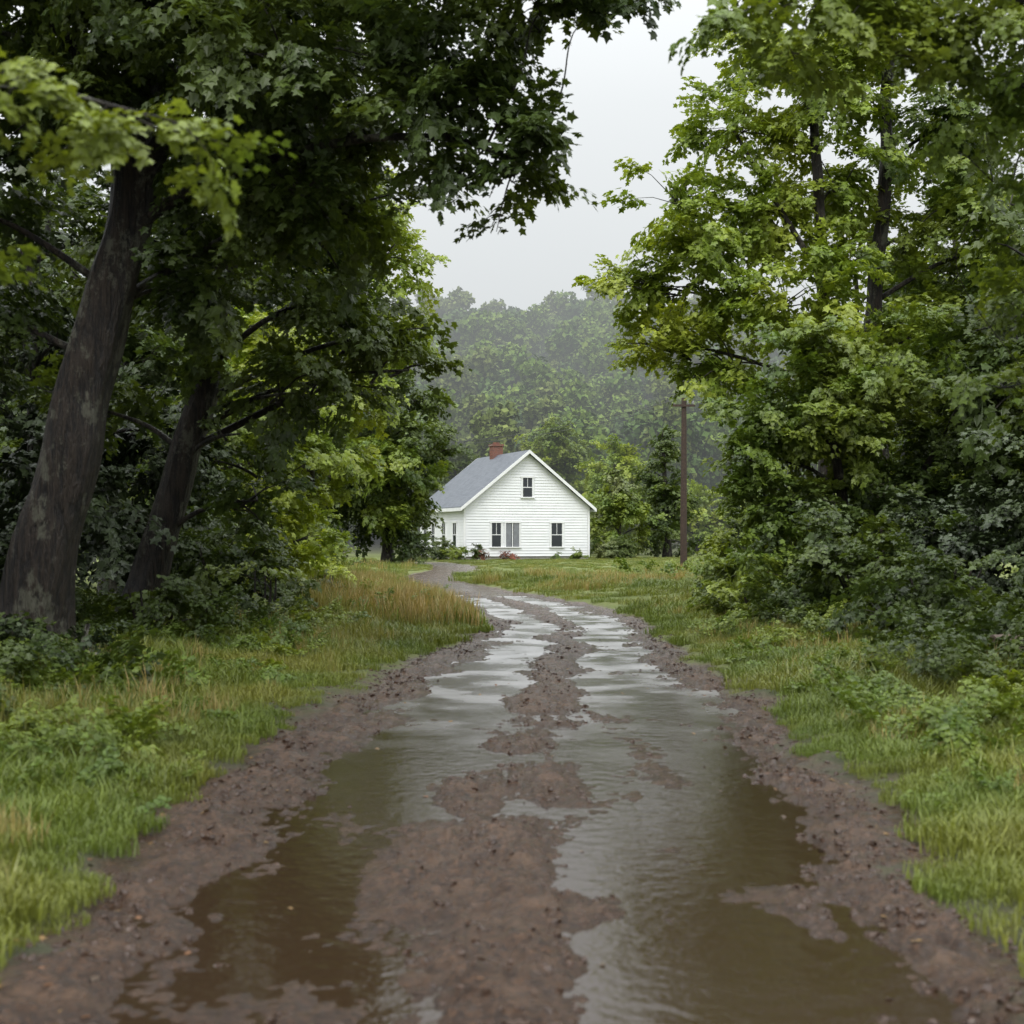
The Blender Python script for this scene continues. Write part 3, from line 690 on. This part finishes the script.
def brick_mat():
    m, nt, b = newmat('red_brick')
    tc = nt.nodes.new('ShaderNodeTexCoord')
    br = nt.nodes.new('ShaderNodeTexBrick'); br.inputs['Scale'].default_value = 4
    br.inputs['Color1'].default_value = (.20, .065, .035, 1); br.inputs['Color2'].default_value = (.13, .045, .03, 1); br.inputs['Mortar'].default_value = (.2, .17, .15, 1)
    mp = nt.nodes.new('ShaderNodeMapping'); mp.inputs['Rotation'].default_value = (math.pi/2, 0, 0)
    nt.links.new(tc.outputs['Object'], mp.inputs[0]); nt.links.new(mp.outputs[0], br.inputs['Vector'])
    nt.links.new(br.outputs[0], b.inputs['Base Color']); b.inputs['Roughness'].default_value = .7
    return m
GLASS, gnt, gb = newmat('window_glass')
gb.inputs['Base Color'].default_value = (.03, .035, .04, 1); gb.inputs['Roughness'].default_value = .06
CURT = flat('curtain', (.20, .21, .23), .8, 4, .2)
H = empty('white_farmhouse', (1.05, 96, gh(1, 96)-.12), math.radians(20))
Wd, Lh, EH, RH = 4.5, 10.2, 3.75, 7.35
V = [(-Wd, 0, .35), (Wd, 0, .35), (Wd, 0, EH), (0, 0, RH), (-Wd, 0, EH), (-Wd, Lh, .35), (Wd, Lh, .35), (Wd, Lh, EH), (0, Lh, RH), (-Wd, Lh, EH)]
F = [(0, 1, 2, 3, 4), (5, 9, 8, 7, 6), (1, 6, 7, 2), (0, 4, 9, 5)]
link(bpy.data.objects.new('walls', mesh_np('walls', V, F, SID)), H)
V = []; F = []
bh = .19; z = .36
while z < RH-.25:
    def hw(zz): return Wd if zz <= EH else Wd*(RH-zz)/(RH-EH)
    a, b2 = hw(z)-.12, hw(z+bh)-.12
    if z+bh > EH: a, b2 = hw(z)-.06, hw(z+bh)-.06
    k = len(V)
    V += [(-a, -.045, z), (a, -.045, z), (b2, -.006, z+bh), (-b2, -.006, z+bh), (-a, -.004, z), (a, -.004, z)]
    F += [(k, k+1, k+2, k+3), (k+4, k+5, k+1, k)]
    if z+bh <= EH:
        for sx in (-1, 1):
            k = len(V)
            V += [(sx*(Wd+.035), .12, z), (sx*(Wd+.035), Lh-.12, z), (sx*(Wd+.006), Lh-.12, z+bh), (sx*(Wd+.006), .12, z+bh), (sx*(Wd+.004), .12, z), (sx*(Wd+.004), Lh-.12, z)]
            F += [(k, k+3, k+2, k+1), (k+4, k, k+1, k+5)]
    z += bh
link(bpy.data.objects.new('lap_siding', mesh_np('lap_siding', V, F, SID)), H)
part('foundation', [(-Wd+.03, Wd-.03, .03, Lh-.03, -.3, .345)], flat('foundation_stone', (.3, .29, .27), .8, 6, .3), H)
sl = math.atan2(RH-EH, Wd); ov = .42; th = .12
V = []; F = []
for s in (-1, 1):
    ex, ez = s*(Wd+ov*math.cos(sl)), EH-ov*math.sin(sl)+.05
    k = len(V); y0, y1 = -.4, Lh+.4
    V += [(0, y0, RH+.05), (ex, y0, ez), (ex, y1, ez), (0, y1, RH+.05), (0, y0, RH+.05+th), (ex, y0, ez+th), (ex, y1, ez+th), (0, y1, RH+.05+th)]
    F += [(k, k+1, k+2, k+3), (k+4, k+7, k+6, k+5), (k, k+4, k+5, k+1), (k+1, k+5, k+6, k+2), (k+2, k+6, k+7, k+3)]
link(bpy.data.objects.new('roof', mesh_np('roof', V, F, roof_mat())), H)
V = []; F = []
for s in (-1, 1):
    ex, ez = s*(Wd+(ov+.02)*math.cos(sl)), EH-(ov+.02)*math.sin(sl)
    for (y0, y1) in ((-.45, -.403), (Lh+.403, Lh+.45)):
        k = len(V)
        V += [(0, y0, RH-.06), (ex, y0, ez-.08), (ex, y0, ez+.15), (0, y0, RH+.17), (0, y1, RH-.06), (ex, y1, ez-.08), (ex, y1, ez+.15), (0, y1, RH+.17)]
        F += [(k, k+1, k+2, k+3), (k+4, k+7, k+6, k+5), (k, k+4, k+5, k+1), (k+3, k+2, k+6, k+7), (k+1, k+5, k+6, k+2)]
    x0, x1 = sorted((ex, ex+s*.04)); box(V, F, x0, x1, -.45, Lh+.45, ez-.1, ez+.13)
link(bpy.data.objects.new('fascia', mesh_np('fascia', V, F, PAINT)), H)
cb = []
for sx in (-1, 1):
    for yy0, yy1 in ((-.05, .10), (Lh-.10, Lh+.05)):
        a, b2 = sorted((sx*(Wd-.11), sx*(Wd+.04))); cb.append((a, b2, yy0, yy1, .3, EH-.05))
part('corner_boards', cb, PAINT, H)
def window(xc, z0, z1, w, parent, side=False, bars=True):
    e = bpy.data.objects.new('window', None); link(e, parent)
    if side: e.location = (-Wd, xc, 0); e.rotation_euler = (0, 0, -math.pi/2)
    else: e.location = (xc, 0, 0)
    h = w/2; f = .09
    fr = [(-h-f, -h, -.09, .0, z0, z1), (h, h+f, -.09, .0, z0, z1), (-h-f-.03, h+f+.03, -.11, 0, z1, z1+.13), (-h-f-.05, h+f+.05, -.14, 0, z0-.08, z0)]
    part('frame', fr, PAINT, e)
    part('glass', [(-h, h, -.055, -.047, z0, z1)], GLASS, e)
    if bars: part('sash', [(-h, h, -.076, -.058, (z0+z1)/2-.025, (z0+z1)/2+.025), (-.015, .015, -.072, -.058, (z0+z1)/2+.025, z1), (-h, -h+.04, -.07, -.058, z0, z1), (h-.04, h, -.07, -.058, z0, z1)], PAINT, e)
    return e
window(-.02, 4.35, 5.65, .74, H)
window(-2.25, 1.0, 2.6, .72, H)
window(2.1, 1.0, 2.6, .85, H)
w = window(-1.1, 1.0, 2.6, .95, H, bars=False); part('curtain', [(-.47, -.08, -.061, -.057, 1.02, 2.58), (.08, .47, -.061, -.057, 1.02, 2.58)], CURT, w)
part('sash', [(-.03, .03, -.07, -.058, 1.0, 2.6)], PAINT, w)
for yc in (1.9, 4.4, 6.9, 8.9): window(yc, 1.0, 2.6, .8, H, True)
part('chimney', [(-.38, .38, 6.0, 6.75, RH-.6, RH+.8), (-.44, .44, 5.94, 6.81, RH+.8, RH+.95), (-.2, .2, 6.2, 6.55, RH+.95, RH+1.08)], brick_mat(), H)

# ------------------------------------------------------------------ utility pole + wires
WOOD = flat('weathered_pole_wood', (.045, .026, .018), .7, 12, .4, .01)
Pz = gh(7.6, 63)
U = empty('utility_pole', (7.6, 63, Pz))
V, F = tubes_mesh([([(0, 0, -.3), (0, 0, 2), (.02, 0, 5), (.03, 0, 7.7)], [.16, .15, .13, .11], 12)])
k = len(V)-12; F.append(tuple(range(k, k+12)))
link(bpy.data.objects.new('pole', mesh_np('pole', V, F, WOOD, False)), U)
part('crossarm', [(-.5, .5, -.17, -.12, 7.3, 7.4)], WOOD, U)
V, F = tubes_mesh([([(a, -.145, 7.4), (a, -.145, 7.48), (a, -.145, 7.56)], [.025, .05, .03], 8) for a in (-.42, 0.2, .42)])
link(bpy.data.objects.new('insulators', mesh_np('insulators', V, F, flat('porcelain', (.3, .3, .3), .3), True)), U)
def wire(a, b, sag):
    a, b = Vector(a), Vector(b)
    return ([a.lerp(b, i/16)-Vector((0, 0, sag*4*(i/16)*(1-i/16))) for i in range(17)], [.014]*17, 4)
V, F = tubes_mesh([wire((-.42, -.145, 7.56), (-20, 64, 10.0), .8), wire((.42, -.145, 7.56), (-19, 64, 10.0), .9), wire((.42, -.145, 7.56), (22, -18, 8), .6)])
link(bpy.data.objects.new('wires', mesh_np('wires', V, F, flat('cable', (.03, .03, .03), .5))), U)

FW = flat('weathered_wood', (.15, .11, .085), .75, 14, .4, .01)
E = empty('log_pile', (5.75, 14.9, gh(5.75, 14.9)), .25)
lp = []
for (yy0, zz0, r) in ((0, .09, .09), (.2, .085, .085), (.1, .24, .08)):
    lp.append(([(-.75, yy0, zz0), (-.2, yy0+.02, zz0+.01), (.4, yy0-.01, zz0), (.95, yy0+.01, zz0)], [r, r*1.03, r*.97, r], 10))
V, F = tubes_mesh(lp)
for i in range(3):
    F.append(tuple(range(i*40, i*40+10))[::-1]); F.append(tuple(range(i*40+30, i*40+40)))
link(bpy.data.objects.new('logs', mesh_np('logs', V, F, FW)), E)

# ------------------------------------------------------------------ mist in the valley (airlight put in as volume glow plus absorption, no scattering)
m, nt, b = newmat('mist'); nt.nodes.remove(b)
dens = .0029
ab = nt.nodes.new('ShaderNodeVolumeAbsorption'); ab.inputs['Density'].default_value = dens; ab.inputs['Color'].default_value = (0, 0, 0, 1)
em = nt.nodes.new('ShaderNodeEmission'); em.inputs['Color'].default_value = (.93, .98, .99, 1); em.inputs['Strength'].default_value = dens*.76
ad = nt.nodes.new('ShaderNodeAddShader'); nt.links.new(ab.outputs[0], ad.inputs[0]); nt.links.new(em.outputs[0], ad.inputs[1])
nt.links.new(ad.outputs[0], nt.nodes['Material Output'].inputs['Volume'])
V = []; F = []; box(V, F, -260, 260, 108.5, 420, -6, 130)
link(bpy.data.objects.new('mist', mesh_np('mist', V, F, m)))

# ------------------------------------------------------------------ world, sun, camera
w = bpy.data.worlds.new('World'); scene.world = w; w.use_nodes = True
nt = w.node_tree; bg = nt.nodes['Background']
sky = nt.nodes.new('ShaderNodeTexSky'); sky.sky_type = 'NISHITA'; sky.sun_disc = False
sky.sun_elevation = math.radians(52); sky.sun_rotation = math.radians(200); sky.dust_density = 4; sky.air_density = 1
hsv = nt.nodes.new('ShaderNodeHueSaturation'); hsv.inputs['Saturation'].default_value = .25
nt.links.new(sky.outputs[0], hsv.inputs['Color']); nt.links.new(hsv.outputs[0], bg.inputs[0]); bg.inputs[1].default_value = .1
tc = nt.nodes.new('ShaderNodeTexCoord'); sp = nt.nodes.new('ShaderNodeSeparateXYZ'); nt.links.new(tc.outputs['Generated'], sp.inputs[0])
mr = nt.nodes.new('ShaderNodeMapRange'); nt.links.new(sp.outputs[2], mr.inputs[0]); mr.inputs[1].default_value = .12; mr.inputs[2].default_value = .8; mr.inputs[3].default_value = .78; mr.inputs[4].default_value = 2.9
cn = nt.nodes.new('ShaderNodeTexNoise'); cn.inputs['Scale'].default_value = 2.2; cn.inputs['Detail'].default_value = 4
nt.links.new(tc.outputs['Generated'], cn.inputs['Vector'])
cm = nt.nodes.new('ShaderNodeMapRange'); nt.links.new(cn.outputs[0], cm.inputs[0]); cm.inputs[1].default_value = .3; cm.inputs[2].default_value = .7; cm.inputs[3].default_value = .94; cm.inputs[4].default_value = 1.06
mu = nt.nodes.new('ShaderNodeMath'); mu.operation = 'MULTIPLY'; nt.links.new(mr.outputs[0], mu.inputs[0]); nt.links.new(cm.outputs[0], mu.inputs[1])
bg2 = nt.nodes.new('ShaderNodeBackground'); bg2.inputs[0].default_value = (.955, .98, 1.0, 1); nt.links.new(mu.outputs[0], bg2.inputs[1])
ms = nt.nodes.new('ShaderNodeMixShader'); ms.inputs[0].default_value = .88
nt.links.new(bg.outputs[0], ms.inputs[1]); nt.links.new(bg2.outputs[0], ms.inputs[2]); nt.links.new(ms.outputs[0], nt.nodes['World Output'].inputs[0])

sl_ = bpy.data.lights.new('sun', 'SUN'); sl_.energy = 1.5; sl_.angle = math.radians(25); sl_.color = (1, .97, .92)
so = link(bpy.data.objects.new('sun', sl_))
el, az = math.radians(52), math.radians(200)
dv = Vector((math.sin(az)*math.cos(el), math.cos(az)*math.cos(el), math.sin(el)))
so.rotation_euler = dv.to_track_quat('Z', 'Y').to_euler(); so.location = (0, -10, 30)

cd = bpy.data.cameras.new('camera'); cam = link(bpy.data.objects.new('camera', cd))
cam.location = (0, 0, 1.6); cam.rotation_euler = (math.radians(91.0), 0, 0)
cd.sensor_width = 36; cd.lens = 50; cd.clip_start = .1; cd.clip_end = 3000
cd.dof.use_dof = True; cd.dof.focus_distance = 45; cd.dof.aperture_fstop = 2.8
scene.camera = cam
scene.view_settings.view_transform = 'Standard'; scene.view_settings.look = 'None'
scene.view_settings.exposure = 0; scene.view_settings.gamma = 1
print('instances', NINST, 'grass', len(gx), 'forest', len(P))
